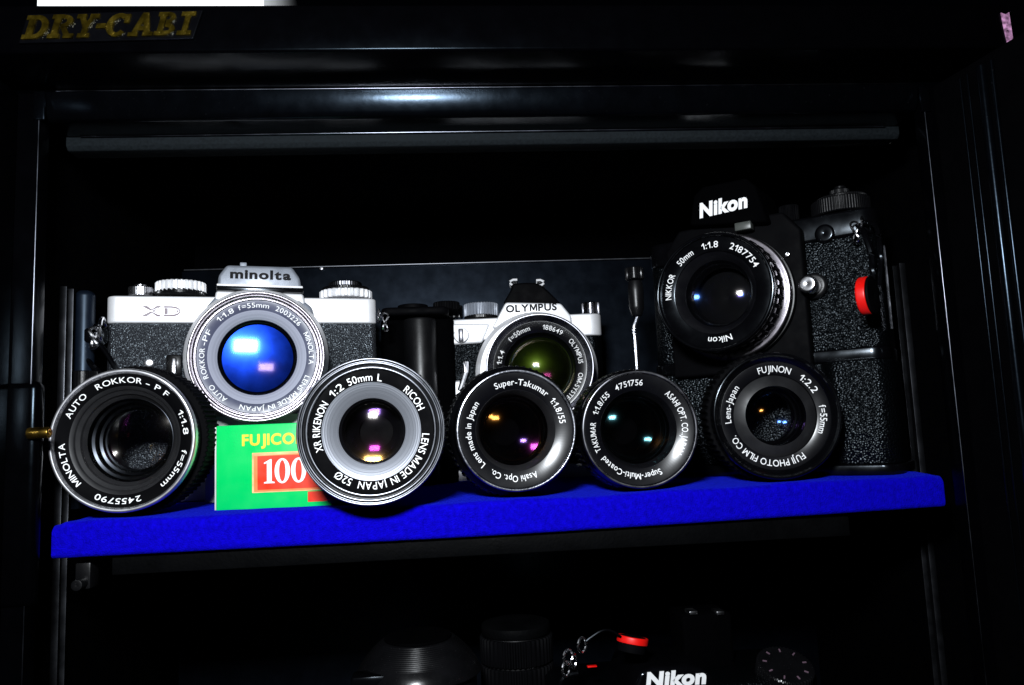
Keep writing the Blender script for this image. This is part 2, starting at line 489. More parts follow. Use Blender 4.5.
# --- black lens with bright chrome rim, far left; open at the back so that the leatherette behind shows through
root, off, s, Rm = loose(122.5, 440, 2, 'black lens with a thin bright chrome rim, at the left end of the blue shelf', 0)
lens(root, off, s, [
    ('barrel', [(69, 1.5), (70.5, 3), (70.5, 8), (68, 9), (68, 27), (64, 29), (64, 36), (52, 38), (52, 36), (60, 28), (62, 4), (66, 2)], M['gloss'], 'solid'),
    ('focus_ring', [(Rm, 10), (68.5, 25)], M['matte'], ('knurl', 90, .6)),
    ('filter_ring', [(71.8, .4), (71.8, 2.4), (70, 2.8), (66.5, 2.8), (66.5, 1.1), (67.2, .2), (68.3, -.7), (70.4, -.7), (71.3, -.2)], M['rimbright'], 'solid'),
    ('name_ring', [(67.5, .9), (54.5, 2.2)], M['matte'], ('shell', 0, 1.2)),
    ('inner_cone', [(54.5, 2.2), (51, 3.2), (50.5, 4), (46.5, 5), (46, 6.2), (42, 8)], M['conegrey'], ('shell', .6, .8)),
    ('inner_barrel', [(42.2, 7.6), (41, 10), (38, 10.3), (36.5, 13), (33.5, 13.3), (33, 15), (31, 15.3), (31, 18), (38, 32)], M['barrelmetal'], ('shell', 2, .5)),
], [('AUTO', -53, 27), ('ROKKOR', -6, 44), ('-', 22, 4), ('P F', 37, 15), ('1:1.8', 75, 24), ('f=55mm', 122, 40), ('2455790', 185, 43), ('MINOLTA', 247, 44)],
    60.5, 5.5, [('front_element', 40.5, 9.5, 60, 50, 3, G_white, G_orange), ('rear_element', 31, 16, 70, 34, 2, G_magenta, G_white)])

# --- lens with wide pale turned-metal ring
root, off, s, Rm = loose(371, 431, -17, 'lens with a wide pale brushed metal ring around a small dark front glass', 2)
lens(root, off, s, [
    ('barrel', [(72, 1.6), (73.5, 3), (73.5, 8), (71, 9), (71, 22), (62, 24), (62, 33), (20, 35), (20, 33), (58, 30), (64, 4), (66, 2)], M['satin'], 'solid'),
    ('focus_ring', [(max(min(Rm, 76), 74), 10), (71.5, 21)], M['satin'], ('knurl', 70, .9)),
    ('filter_ring', [(74, 1.2), (74, 3.2), (62, 4.4), (62, 2.4), (63.2, 1.2), (64.8, 1.2), (66, 2.3), (67, 2.3), (68, .5), (69.6, .5), (70.4, 1.5), (71.2, 1.5), (72, .4), (73.3, .4)], M['rimdark'], 'solid'),
    ('name_ring', [(62.2, 2.4), (49.2, 2.9)], M['matte'], ('shell', 0, 1.)),
    ('trim_ring', [(49.6, 2.8), (33.5, 6.2)], M['turned'], ('shell', 0, 1.)),
    ('inner_barrel', [(33.6, 6.1), (32.5, 8), (31.5, 8.3), (31, 20), (18, 29)], M['cone'], ('shell', 2, .5)),
    ('rear_cap', [(0, 31), (30, 31), (30, 33), (0, 33)], M['matte'], 'solid'),
], [('XR RIKENON', 277, 54), ('1:2', 321, 16), ('50mm', -11.5, 27), ('L', 10, 5), ('RICOH', 54, 29), ('LENS MADE IN JAPAN', 145, 100), ('52\u00d8', 212, 19)],
    54.5, 7.2, [('front_element', 32, 10, 44, 62, 3, G_white, G_amber), ('rear_element', 26, 17, 60, 40, 3, G_violet, G_magenta)])

# --- glossy black lens, amber and magenta glints
root, off, s, Rm = loose(517, 430, 2, 'glossy black lens with amber and magenta glints, standing just right of the pale ringed lens', 5)
lens(root, off, s, [
    ('barrel', [(59, 1), (61, 2.4), (61, 6), (62, 9), (Rm - 1.5, 10), (Rm - 1.5, 27), (60, 29), (60, 40), (20, 42), (20, 40), (52, 36), (56, 4), (57, 2)], M['gloss'], 'solid'),
    ('focus_ring', [(Rm, 11), (60, 26)], M['satin'], ('knurl', 60, .8)),
    ('filter_ring', [(61, .4), (61, 2), (57.5, 3), (57.5, 1.2), (58.6, -.2), (60.2, -.2)], M['edge'], 'solid'),
    ('name_ring', [(57.5, 1.2), (40.5, 3.2)], M['name'], ('shell', 0, 1.)),
    ('inner_cone', [(40.6, 3.0), (36.4, 8), (35.6, 9.2)], M['conegrey'], ('shell', 1, .8)),
    ('inner_barrel', [(35.8, 9), (34, 12), (33, 12.3), (31, 16), (30, 16.3), (28, 22), (16, 36)], M['barrelmetal'], ('shell', 2, .5)),
    ('rear_cap', [(0, 38), (30, 38), (30, 40), (0, 40)], M['void'], 'solid'),
], [('Super-Takumar', 10, 69), ('1:1.8/55', 68, 32), ('Asahi Opt. Co.', 185, 58), ('Lens made in Japan', 266, 82)],
    48.5, 6, [('front_element', 34.5, 11, 40, 44, 3.5, G_orange, G_magenta), ('rear_element', 27, 20, 50, 30, 3, G_orange, G_violet)])

# --- black lens with multi-coating text, cyan and yellow glints
root, off, s, Rm = loose(640.5, 429, 4, 'black lens with pale cyan and yellow glints, between the amber-glint lens and the wide-rimmed one', 0)
lens(root, off, s, [
    ('barrel', [(57, 1), (59, 2.4), (59, 6), (60, 9), (Rm - 1, 10), (Rm - 1, 27), (58, 29), (58, 40), (20, 42), (20, 40), (50, 36), (55, 4), (56, 2)], M['gloss'], 'solid'),
    ('focus_ring', [(Rm, 11), (58, 26)], M['satin'], ('knurl', 60, .8)),
    ('filter_ring', [(59, .4), (59, 2), (55.5, 3), (55.5, 1.2), (56.4, 0), (58.2, 0)], M['darkchrome'], 'solid'),
    ('name_ring', [(55.5, 1.2), (39, 3.7)], M['name'], ('shell', 0, 1.)),
    ('inner_cone', [(39.2, 3.5), (36, 8), (35, 9)], M['cone'], ('shell', 1, .8)),
    ('inner_barrel', [(35.2, 8.8), (34, 12), (33, 12.3), (31, 16), (30, 16.3), (28, 22), (16, 36)], M['barrelmetal'], ('shell', 2, .5)),
    ('rear_cap', [(0, 38), (30, 38), (30, 40), (0, 40)], M['void'], 'solid'),
], [('Super-Multi-Coated', 195, 80), ('TAKUMAR', 262, 37), ('1:1.8/55', 306, 31), ('4751756', 350, 36), ('ASAHI OPT. CO.,JAPAN', 82, 84)],
    47, 5.8, [('front_element', 34, 11, 40, 46, 3.5, G_cyan, G_orange), ('rear_element', 27, 20, 50, 30, 3, G_orange, G_cyan)])

# --- rightmost loose lens with broad rim
root, off, s, Rm = loose(777.5, 415.5, 8, 'black lens with a blue glint, in front of the tall black camera with grip', -8)
lens(root, off, s, [
    ('barrel', [(61, 1.4), (63, 3), (63, 8), (62, 9), (62, 27), (60, 29), (60, 36), (44, 38), (44, 36), (54, 28), (57, 4), (58, 2)], M['gloss'], 'solid'),
    ('focus_ring', [(min(Rm, 67), 10), (62.2, 26)], M['matte'], ('knurl', 60, .8)),
    ('filter_ring', [(63.5, .6), (63.5, 2.4), (54.5, 4.4), (54.5, 3), (59.5, 1.2), (60.5, -.2), (62.6, -.2)], M['gloss'], 'solid'),
    ('name_ring', [(54.6, 3), (41.5, 4)], M['name'], ('shell', 0, 1.)),
    ('inner_cone', [(41.6, 5.5), (30, 2.8)], M['conegrey'], ('shell', .5, .9)),
    ('inner_barrel', [(30.2, 3.3), (29.6, 7), (29.4, 10), (28.6, 10.2), (28, 14), (26, 14.4), (26, 20), (33, 34)], M['gloss'], ('shell', 2, .5)),
], [('FUJINON', 3, 40), ('1:2.2', 49, 26), ('f=55mm', 97, 35), ('FUJI PHOTO FILM CO.', 197, 98), ('Lens-Japan', 287, 48)],
    47.5, 6.4, [('front_element', 29, 8.5, 20, 22, 2.5, G_orange, G_bluecl), ('rear_element', 26, 15.5, 60, 20, 2, G_violet, G_bluecl)])

# ------------------------------------------------------------------ shelf
xl, xr = P(50, 536, 0).x, P(946, 492, 0).x
sh = thing('velvet_shelf', 'bright blue velvet covered shelf pad under the cameras and lenses', 'shelf', (0, 0, 0))
def cushion():
    T = 14.5; pr = []
    for i in range(7):
        a = PI / 2 * i / 6
        pr.append((3.2 - 3.2 * math.sin(a), -3.2 + 3.2 * math.cos(a)))
    pr = [(200, 0)] + [(y, 0) for y in (150, 100, 60, 30, 14)] + pr + [(0, -8), (0, -12)]
    for i in range(5):
        a = PI / 2 * i / 4
        pr.append((2 - 2 * math.cos(a), -T + 2 - 2 * math.sin(a)))
    pr += [(100, -T), (200, -T)]
    v = []; f = []; nx = 170; n = len(pr)
    for i in range(nx + 1):
        x = xl + (xr - xl) * i / nx
        e = min(i, nx - i); ins = [.9, .3, .1, 0][min(e, 3)]
        for (y, z) in pr:
            q = Vector((x * .02, y * .03, z * .05))
            w = noise.noise(q * 1.2) * .9 + noise.noise(q * 4) * .35
            fr = noise.noise(Vector((x * .5, z * .5, 3.1))) * .25
            zz = z + (w - (1.2 if e < 2 else .4) if z > -6 else 0)
            if z > -4: zz -= ins * .5
            zz += 2.6 * max(0, x / xr) ** 1.3
            v.append((x + (ins * .4 if i < 4 else -ins * .4 if i > nx - 4 else 0), y + fr + (ins * .6 if y < 10 else 0), zz))
    for i in range(nx):
        for k in range(n - 1): f.append((i * n + k, i * n + k + 1, (i + 1) * n + k + 1, (i + 1) * n + k))
        f.append((i * n + n - 1, i * n, (i + 1) * n, (i + 1) * n + n - 1))
    f.append(tuple(range(n))); f.append(tuple(nx * n + k for k in range(n)))
    return v, f
link('cushion', *cushion(), M['velvet'], sh, sharp=60)
link('board', *rbox(xl + 22, xr - 42, 4, 198, -22.5, -14.2, .6), M['board'], sh)
for x in (xl + 9,):
    mb = MB(); mb.add(*cyl(2.2, 7, (x, 3, -25.5), 'Y', 20)); mb.add(*rbox(x - 3, x + 3, 8, 16, -28, -17.5, .6)); mb.build('support_peg', M['satin'], sh)

# ------------------------------------------------------------------ cabinet
cab = thing('dry_cabinet', 'black enamelled cabinet with raised gold lettering at the top, open around the cameras', 'cabinet', (0, 0, -200))
CO = (0, 0, 200)
def cpart(name, vf, m, parent=None, **k): return link(name, *vf, m, parent or cab, CO if parent is None else (0, 0, 0), **k)
Yh = -42.
zh_top, zh_bot = P(512, 4, Yh).z, P(512, 50, Yh).z
p2 = PZ(512, 86, zh_bot); Y2 = p2.y
z110 = P(512, 112, Y2).z
p3 = PZ(512, 131, z110 - .0); Y3 = p3.y
Xl, Xr = P(36, 240, Y2).x, P(938, 240, Y2).x              # inner frame opening
Xwl, Xwr = P(0, 300, 0).x, P(992, 300, 0).x              # inner walls
WL, WR = Xl - 60, P(1040, 300, Yh).x
Yb = 205.
zg0, zg1 = P(512, 134, Y3 + 3).z, P(512, 145, Y3 + 3).z
ZB = -190.
def extr_x(poly, x0, x1, r=.8):                           # poly in (y, z), extruded along x
    v, f = plate([(y, z) for y, z in poly], x0, x1, r, 3)
    return [(p[1], p[0], p[2]) for p in v], f
hdr = [(Yh, zh_top), (Yh, zh_bot), (Y2 + 1, zh_bot), (Y2 + 1, zh_top)]
cpart('header', extr_x(hdr, WL, WR, 1.2), M['header'])
lipz = zh_bot - .6
lip = [(Y2, lipz), (Y2 + 2.4, z110 + 2.5), (Y2 + 3.6, z110 + .6), (Y2 + 5.5, z110), (Y3, z110), (Y3 + .8, z110 + .5), (Y3 + .8, lipz)]
cpart('inner_frame', extr_x(lip, Xl + 1, Xr - 1, .5), M['frame'])
cpart('seal', extr_x([(Y3 + 1, z110 + 1), (Y3 + 1, zg1 + 2), (Y3 + 2.6, zg1), (Y3 + 12, zg1), (Y3 + 12, z110 + 1)], P(64, 150, Y3).x, P(902, 140, Y3).x, .6), M['gasket'], label=None) if False else \
    cpart('seal', extr_x([(Y3 + 1, z110 + 1), (Y3 + 1, zg1 + 2), (Y3 + 2.6, zg1), (Y3 + 12, zg1), (Y3 + 12, z110 + 1)], P(64, 150, Y3).x, P(902, 140, Y3).x, .6), M['gasket'])
cpart('ceiling_panel', rbox(Xwl - 2, Xwr + 2, Y3 + 12.5, Yb + 30, zg1 + 18, zg1 + 21, .3), M['void'])
zbp = P(460, 264, Yb).z
cpart('back_panel', rbox(Xwl, Xwr, Yb, Yb + 3, ZB, zbp, .8), M['backp'])
cpart('back_panel', rbox(Xwl, Xwr, Yb + 26, Yb + 28, zbp - 20, zg1 + 20, .4), M['void'])
mb = MB()
for px in (321,):
    q = P(px, 268, Yb - 1); mb.add(*lathe([(0, -1), (1.4, -.8), (2, 0), (0, 0)], 20, 'Y', (q.x, Yb, q.z), .2))
mb.build('screw', M['darkchrome'], cab, CO)
zbead = zbp + .6
mb = MB(); mb.add(*tube([(Xwl + 2, Yb - .3, zbead), (Xwr - 2, Yb - .3, zbead)], .8, 12)); mb.build('panel_glint_bead', M['railm'], cab, CO)  # added bead, catches the flash as a bright line along the panel top
mb = MB(); mb.add(*tube([(Xl + 6, Y2 + .2, lipz + .2), (Xr - 4, Y2 + .2, lipz + .2)], .45, 12)); mb.build('upper_glint_bead', M['glintm'], cab, CO)  # added along the lip edge to draw its thin glint
mb = MB(); mb.add(*tube([(Xl + 6, Y3 + .3, z110 + .2), (Xr - 6, Y3 + .3, z110 - .1)], .6, 12)); mb.build('lower_glint_bead', M['glintm'], cab, CO)  # added at the rear lip edge for a second line of glint
for xx, mm_ in ((Xr + .2, 'glintm'), (Xl - .2, 'glintm')):
    mb = MB(); mb.add(*tube([(xx, Y2 - .1, ZB + 2), (xx, Y2 - .1, zh_bot - 8)], .4, 12)); mb.build('post_glint_bead', M[mm_], cab, CO)  # added on the post edges so that they shine as thin lines
# sides
for sx, xw, xf in ((-1, Xwl, Xl), (1, Xwr, Xr)):
    a, b = sorted((xw, xw + sx * 3))
    cpart('side_panel', rbox(a, b, -2, Yb + 30, ZB, zg1 + 22, .5), M['void'])
    o0, o1 = sorted((xf, xf + sx * (60 if sx < 0 else 24)))
    cpart('front_post', rbox(o0, o1, Y2, -3, ZB, zh_bot - 1., .7, 3), M['header'])
a = Xl - 8
cpart('outer_frame', rbox(a - 60, a, Yh, Y2 - .5, ZB, zh_bot - 1.5, 1.2, 3), M['header'])
# shelf support rails on the side walls
for xw, sx, px0, px1, yt in ((Xwl, 1, 67, 58, 286), (Xwr, -1, 899, 912, 263)):
    q = PX(px0, yt, xw + sx * 3.4)
    mb = MB()
    x0, x1 = sorted((xw + sx * .2, xw + sx * 3.4))
    for dy in (0, 6.5): mb.add(*rbox(x0, x1, q.y + dy - .25, q.y + dy + .25, ZB + 2, q.z, .25))
    o_ = mb.build('support_rail', M['railm'], cab, CO)
    x0, x1 = sorted((xw + sx * .2, xw + sx * 1.2)); link('rail_channel', *rbox(x0, x1, q.y + .6, q.y + 5.9, ZB + 2, q.z - .5, .1), M['matte'], o_)  # rail base coloured black so that only the lips look lit
# latch
q = P(39.5, 433, Y2 - 2)
mb = MB(); mb.add(*lathe([(0, -4), (2.2, -4), (2.2, 4), (0, 4)], 24, 'Y', (0, 0, 0), .5), Matrix.Translation((q.x, Y2 - 2.4, q.z)) @ Matrix.Rotation(PI / 2, 4, 'Z'))
mb.build('latch', M['brass'], cab, CO)
q = P(18, 470, Y2 - 4)
link('latch_housing', *rbox(q.x - 16, q.x + 5, Y2 - 1.2, Y2 + 6, q.z - 52, q.z + 34, 3, 3), M['header'], cab, CO)
# badge
def badge():
    bd = bpy.data.objects.new('badge', None)
    q0, q1 = P(24, 42, Yh), P(193, 37.5, Yh)
    L = q1.x - q0.x; cap = P(100, 17, Yh).z - P(100, 40, Yh).z
    BAR = lambda x0, x1, z0, z1: [(x0, z0), (x1, z0), (x1, z1), (x0, z1)]
    STEM = [BAR(.12, .4, 0, 1), BAR(0, .5, .82, 1), BAR(0, .5, 0, .18)]
    def arc(cx, cz, rx, rz, th, a0, a1, n=10):
        o = []
        for i in range(n):
            p, q = (math.radians(a0 + (a1 - a0) * k / n) for k in (i, i + 1.04))
            o.append([(cx + rx * math.cos(p), cz + rz * math.sin(p)), (cx + rx * math.cos(q), cz + rz * math.sin(q)),
                      (cx + (rx - th) * math.cos(q), cz + (rz - th * .62) * math.sin(q)), (cx + (rx - th) * math.cos(p), cz + (rz - th * .62) * math.sin(p))])
        return o
    LET = {'D': STEM + arc(.45, .5, .55, .5, .28, -90, 90), 'R': STEM + arc(.48, .72, .46, .28, .26, -90, 90, 8) + [[(.45, .46), (.7, .46), (1.04, 0), (.76, 0)], BAR(.66, 1.1, 0, .18)],
           'Y': [[(0, 1), (.3, 1), (.64, .42), (.36, .42)], [(.7, 1), (1, 1), (.64, .42), (.36, .42)], BAR(.36, .64, 0, .45), BAR(.2, .8, 0, .18), BAR(-.06, .4, .82, 1), BAR(.6, 1.06, .82, 1)],
           '-': [BAR(0, 1, .38, .58)], 'C': arc(.52, .5, .52, .5, .29, 48, 318, 16) + [BAR(.76, .98, .58, .96)],
           'A': [[(.02, 0), (.28, 0), (.64, 1), (.38, 1)], [(.7, 0), (1, 0), (.66, 1), (.4, 1)], BAR(.22, .8, .24, .42), BAR(-.08, .38, 0, .16), BAR(.62, 1.1, 0, .16)],
           'B': STEM + arc(.46, .75, .44, .25, .26, -90, 90, 8) + arc(.46, .27, .52, .27, .28, -90, 90, 8), 'I': [BAR(.33, .67, 0, 1), BAR(.06, .94, .82, 1), BAR(.06, .94, 0, .18)]}
    def slabs(mb, y, t):
        adv = [('D', 0, .14), ('R', .15, .285), ('Y', .3, .415), ('-', .42, .475), ('C', .48, .61), ('A', .63, .755), ('B', .775, .895), ('I', .905, 1.)]
        c = 0
        for ch, a, b in adv:
            for pl in LET[ch]:
                c += 1
                mb.add(*plate([((a + (b - a) * u) * L + w * cap * .28, w * cap) for u, w in pl], y - .013 * (c % 23), y + t, 0))
    rt = math.atan2(q1.z - q0.z, L)
    m1 = MB(); e = 1.1
    m1.add(*plate([(-e - .2, -e), (L + e * .4, -e), (L + cap * .28 + e * 1.6, cap + e), (cap * .28 - e + .4, cap + e)], -1.4, 0, .35))
    o = m1.build('badge', M['gloss'], cab, (q0.x, Yh + .0, q0.z + 200), smooth=False); o.rotation_euler.y = -rt
    m2 = MB(); slabs(m2, -2.2, .9)
    m2.build('lettering', M['gold'], o, smooth=False)
badge()
# open door at the right, seen on its inner face
hx, hy = P(955, 300, Yh - 2).x, Yh - 1.5
dv = Vector((math.sin(math.radians(8)), -math.cos(math.radians(8)), 0)); dn = Vector((-dv.y, dv.x, 0)) * -1
door_m = Matrix(((dv.x, dn.x, 0, hx), (dv.y, dn.y, 0, hy), (0, 0, 1, 0), (0, 0, 0, 1)))
zdt = P(950, 88, Yh).z
mb = MB(); mb.add(*rbox(0, 330, -14, 0, ZB, zdt, 1.5, 3), door_m)
door = mb.build('door', M['void'], cab, CO)
for u, r_, m_ in ((15, .4, 'frame'), (18.5, .4, 'frame'), (25, 1.8, 'frame'), (29.5, .8, 'frame')):
    mb = MB(); mb.add(*tube([door_m @ Vector((u, .6, ZB + 3)), door_m @ Vector((u, .6, zdt - 4))], r_, 16)); mb.build('seal_bead', M[m_], door)
q = P(1006, 30, Yh)
st = [(q.x - 1.6, q.z + 7.2), (q.x + .2, q.z + 6.5), (q.x + 1.9, q.z + 7.4), (q.x + 2.2, q.z - 5), (q.x + 1.2, q.z - 7), (q.x - .3, q.z - 6.2), (q.x - 1, q.z)]
link('sticker', *plate(st, Yh - .5, Yh - .05, 0), M['pink'], cab, CO)['label'] = 'torn pink and white sticker'
# hinge bracket at the upper corners
for px, py in ((39, 103), (925, 96)):
    q = P(px, py, Y2 - 1.2); link('corner_bracket', *rbox(q.x - 2.2, q.x + 2.2, Y2 - 1.4, Y2 - .1, q.z - 7, q.z + 5, .5), M['frame'], cab, CO)
# white carton on top of the cabinet
q0, q1 = P(32, 5, Yh), P(262, 4, Yh)
wt = thing('carton', 'bright white carton edge above the gold lettered badge', 'carton', (q0.x, Yh, zh_top))
link('carton_side', *rbox(0, q1.x - q0.x, 3, 90, .6, 40, .5), M['white'], wt)

# ------------------------------------------------------------------ green film carton
YB = 21.
p = P(216, 506, YB); q = P(216, 426, YB)
fb = thing('film_box', 'green film carton with a red panel reading 100, half behind the pale ringed lens', 'box', (p.x, YB, -1.2), -2)
H = q.z + 1.2; W = 58
link('carton_body', *rbox(0, W, 0, 37, 0, H, .5, 2), M['green'], fb)
link('paper_edge', *rbox(-.9, -.15, .6, 36, .6, H - .5, .3), M['palecard'], fb)
fr = Frame((p.x, YB, -1.2), -2)
def fz(px, py, ly=0): return fr.at(px, py, ly)
S = lambda cx, cy: (200 + cx / 6.23, 410 + cy / 6.23)
A = [fz(*S(325, 268)), fz(*S(590, 258)), fz(*S(690, 254)), fz(*S(690, 500)), fz(*S(328, 517))]
x0, z1 = A[0]; z0 = A[4][1]; x1 = x0 + 31
link('panel_border', *plate([(x0, z0), (x1, z0), (x1, z1), (x0, z1)], -.12, .2, 0), M['cream'], fb)
bx0, bz0, bz1 = fz(*S(358, 0))[0], z0 + 1.2, fz(*S(358, 288))[1]
link('panel_bevel', *plate([(x0 + .8, z0 + .4), (x1, z0 + .4), (x1, bz1 + .8), (x0 + .8, z1 - 1.4)], -.2, .15, 0), M['orange'], fb)
link('red_panel', *plate([(bx0, bz0), (x1 - 1, bz0), (x1 - 1, bz1), (bx0, bz1)], -.32, .15, 0), M['red'], fb)
tx = fz(*S(672, 505)); tz = fz(*S(672, 572))[1]
link('red_tab', *plate([(tx[0], tz), (tx[0] + 12, tz), (tx[0] + 12, tx[1] - .2), (tx[0], tx[1] - .2)], -.12, .2, 0), M['red'], fb)
mb = MB(); t0 = fz(*S(262, 222)); cap = fz(*S(262, 157))[1] - t0[1]
flat_text(mb, 'FUJICOLOR', t0[0], t0[0] + 36.6, t0[1], cap, -.15, .035)
mb.build('brand_lettering', M['yellow'], fb, smooth=False)
mb = MB(); t0 = fz(*S(392, 458)); hh = fz(*S(392, 308))[1] - t0[1]
k = hh / 100
one = [(0, 0), (44, 0), (44, 5), (32, 8), (32, 100), (26, 100), (0, 86), (0, 81), (12, 84), (12, 8), (0, 5)]
v, f = plate([(t0[0] + .6 + x * k, t0[1] + z * k) for x, z in one], -.45, -.1, 0); mb.add(v, f)
for cx in (82, 150):
    N = 40; q_ = []; f_ = []
    for i in range(N):
        a = 2 * PI * i / N
        q_.append((t0[0] + (cx + 32 * math.sin(a)) * k, -.45, t0[1] + (50 + 52 * math.cos(a)) * k))
        q_.append((t0[0] + (cx + 13.5 * math.sin(a)) * k, -.45, t0[1] + (50 + 44 * math.cos(a)) * k))
    for i in range(N):
        j = (i + 1) % N; f_.append((2 * i, 2 * j, 2 * j + 1, 2 * i + 1))
    solid(mb, q_, f_, .3)
mb.build('speed_number', M['white'], fb, smooth=False)
pc = P(205, 419, 62)
pb = thing('pale_carton', 'pale grey carton just behind the green film carton', 'box', (pc.x, 62, 0), 5)
link('carton_body', *rbox(0, 52, 0, 15, 0, pc.z + 1.2, .6), M['palecard'], pb)

# ------------------------------------------------------------------ silver camera at the left
lc = PD(257.5, 356, 362)
XA = 13.
ax = Frame((0, 0, 0), XA)
xo = lc + ax.ey * 40                       # body front plane is 40 mm behind the lens front
X = Frame((xo.x, xo.y, 0), XA)
xd = thing('silver_camera', 'silver topped camera with black leatherette and a blue shining lens', 'camera', (xo.x, xo.y, 0), XA)
def XP(px, py, ly=0): return X.at(px, py, ly)
bl, br = XP(107, 310, 2)[0], XP(376, 310, 2)[0]
zt, zl = XP(140, 296)[1], XP(140, 323)[1]
link('body', *rbox(bl, br, 0, 32, 9, zl, .6, 2, 5, 6), M['leathergrey'], xd)
link('bottom_plate', *rbox(bl, br, -.3, 32.3, 0, 9, .8, 2, 5, 6), M['satinchrome'], xd)
link('top_plate', *rbox(bl - .2, br + .2, -.5, 32.5, zl, zt, 1, 3, 5, 6), M['satinchrome'], xd)
# prism hump
def pp(*a): return [XP(px, py, -5) for px, py in a]
link('prism_housing', *plate(pp((213, 310), (216, 291), (303, 294), (308, 316)), -6, 24, 1.2, 3), M['satinchrome'], xd)
link('prism_front', *plate(pp((217.5, 289.5), (218.5, 276), (227, 265.5), (292, 267.5), (300, 279), (302, 292)), -7, 24, 1.6, 3), M['greychrome'], xd)
link('prism_shadow_band', *plate(pp((216.5, 291), (217, 285.5), (303, 288), (303.5, 293.5)), -7.2, 20, .5), M['gloss'], xd)  # black strip standing in for the shadow under the brand plate
link('trim_strip', *plate(pp((217, 286.6), (217.2, 284.4), (302.6, 287), (302.8, 289.2)), -7.8, 20, .4), M['satinchrome'], xd)
mb = MB(); a = XP(230, 277.8, -7.2); b = XP(291, 280, -7.2)
flat_text(mb, 'minolta', a[0], b[0], a[1], (XP(230, 269.3, -7.2)[1] - a[1]), -7.25, .04, rot=-1)
mb.build('brand_lettering', M['ink'], xd, smooth=False)
a = XP(240, 264.5, 2); mb = MB(); mb.add(*rbox(a[0], a[0] + 3.4, 1, 20, a[1] - 3, a[1] + 1, .4)); a = XP(266, 264.5, 2)
mb.build('accessory_shoe', M['greychrome'], xd)
# outlined model letters
mb = MB(); a = XP(141.5, 316, -.6); b = XP(180.5, 316.5, -.6); cp = XP(142, 306.3, -.6)[1] - a[1]
flat_text(mb, 'XD', a[0], b[0], a[1], cp, -.62, .03, thick=.2); mb.build('model_lettering', M['greyink'], xd, smooth=False)
mb = MB(); g = .55
flat_text(mb, 'XD', a[0] + g, b[0] - g, a[1] + g, cp - 2 * g, -.78, -.03, thick=.2); mb.build('letter_fill', M['satinchrome'], xd, smooth=False)
# dials
def dial(px0, px1, pyt, pyb, ly, n, m, name, parent, fr=X, depth=.5, cap_m=None):
    a, b = fr.at(px0, pyb, ly), fr.at(px1, pyb, ly); t = fr.at((px0 + px1) / 2, pyt, ly)[1]
    r = (b[0] - a[0]) / 2; c = ((a[0] + b[0]) / 2, ly, 0)
    z0 = fr.at((px0 + px1) / 2, pyb, ly)[1]
    return link(name, *knurl(r, depth, z0, t, n, 'Z', c), m, parent), c, r, t
dial(155, 206.5, 283.5, 294, 15, 30, M['satinchrome'], 'shutter_dial', xd, depth=1.1)
a = dial(155, 206.5, 292, 297, 15, 60, M['black'], 'dial_base', xd)
dial(128, 153.5, 287.5, 297, 14, 40, M['chrome'], 'release_collar', xd, depth=.1)
dial(134, 147, 284.5, 288, 14, 24, M['chrome'], 'shutter_button', xd, depth=.0)
dial(319.5, 372, 292, 300, 15, 26, M['satinchrome'], 'rewind_dial', xd, depth=1.1)
dial(322, 369, 288.5, 292, 15, 60, M['black'], 'rewind_base', xd, depth=.1)
dial(329, 362, 283, 288.5, 15, 40, M['darkchrome'], 'rewind_knob', xd, depth=.2)
# mount, small controls
cx, cz = X.at(257.5, 356, -10)
link('lens_mount', *lathe([(0, -12), (33, -12), (35.5, -6), (36, 0), (0, 0)], 96, 'Y', (cx, 0, cz)), M['satinchrome'], xd)
link('mount_shoulder', *plate([XP(204, 340, -3), XP(206, 308, -3), XP(216, 297, -3), XP(300, 299, -3), XP(312, 308, -3), XP(318, 340, -3)], -6, 2, 1.5, 3), M['greychrome'], xd)
a = XP(149.5, 363.5); link('release_button', *lathe([(0, -2.4), (2.2, -2.2), (2.7, 0), (0, 0)], 24, 'Y', (a[0], 0, a[1])), M['chrome'], xd)
a = XP(174.5, 366); mb = MB(); mb.add(*rbox(a[0] - 3.6, a[0] + 3.6, -3, 0, a[1] - 4.5, a[1] + 5.5, .8)); mb.build('timer_base', M['black'], xd)
mb = MB(); mb.add(*rbox(a[0] - 1.2, a[0] + 1.4, -5, -2.6, a[1] - 9, a[1] + 3.8, .6)); mb.build('timer_lever', M['chrome'], xd)
# strap lugs
def lug(parent, c, s=1., flip=1):
    mb = MB()
    mb.add(*tube([Vector(c) + Vector((0, 3.6 * s * math.sin(t), 3.6 * s * math.cos(t))) for t in [2 * PI * i / 20 for i in range(21)]], .55 * s))
    mb.add(*tube([Vector(c) + Vector((flip * 1.5 * math.sin(t * 2) - flip * 3, -4 + 2 * math.cos(t), -4 + 5 * math.sin(t))) for t in [2 * PI * i / 20 for i in range(21)]], .55 * s))
    mb.build('strap_ring', M['chrome'], parent)
a = XP(103, 331, -4); lug(xd, (a[0], -5, a[1]), 1.7)
a = XP(377, 316, 6); lug(xd, (a[0] + 1, 6, a[1]), 1., -1)
mb = MB(); a = XP(96, 335, 2)
mb.add(*tube(spline([(a[0] + 3, 1, a[1] + 5), (a[0] - 4, -2, a[1] + 2), (a[0] - 7, 0, a[1] - 6), (a[0] - 2, -3, a[1] - 14), (a[0] + 5, 2, a[1] - 24), (a[0] + 7, 5, a[1] - 40)]), 1.6))
mb.add(*tube(spline([(a[0] + 5, 1, a[1] + 3), (a[0] + 1, -3, a[1] - 2), (a[0] + 6, -2, a[1] - 10), (a[0] + 11, 0, a[1] - 22), (a[0] + 12, 4, a[1] - 40)]), 1.3))
mb.add(*rbox(a[0] - 5, a[0] + 6, -5, 1, a[1] - 5, a[1] + 3, 1.6))
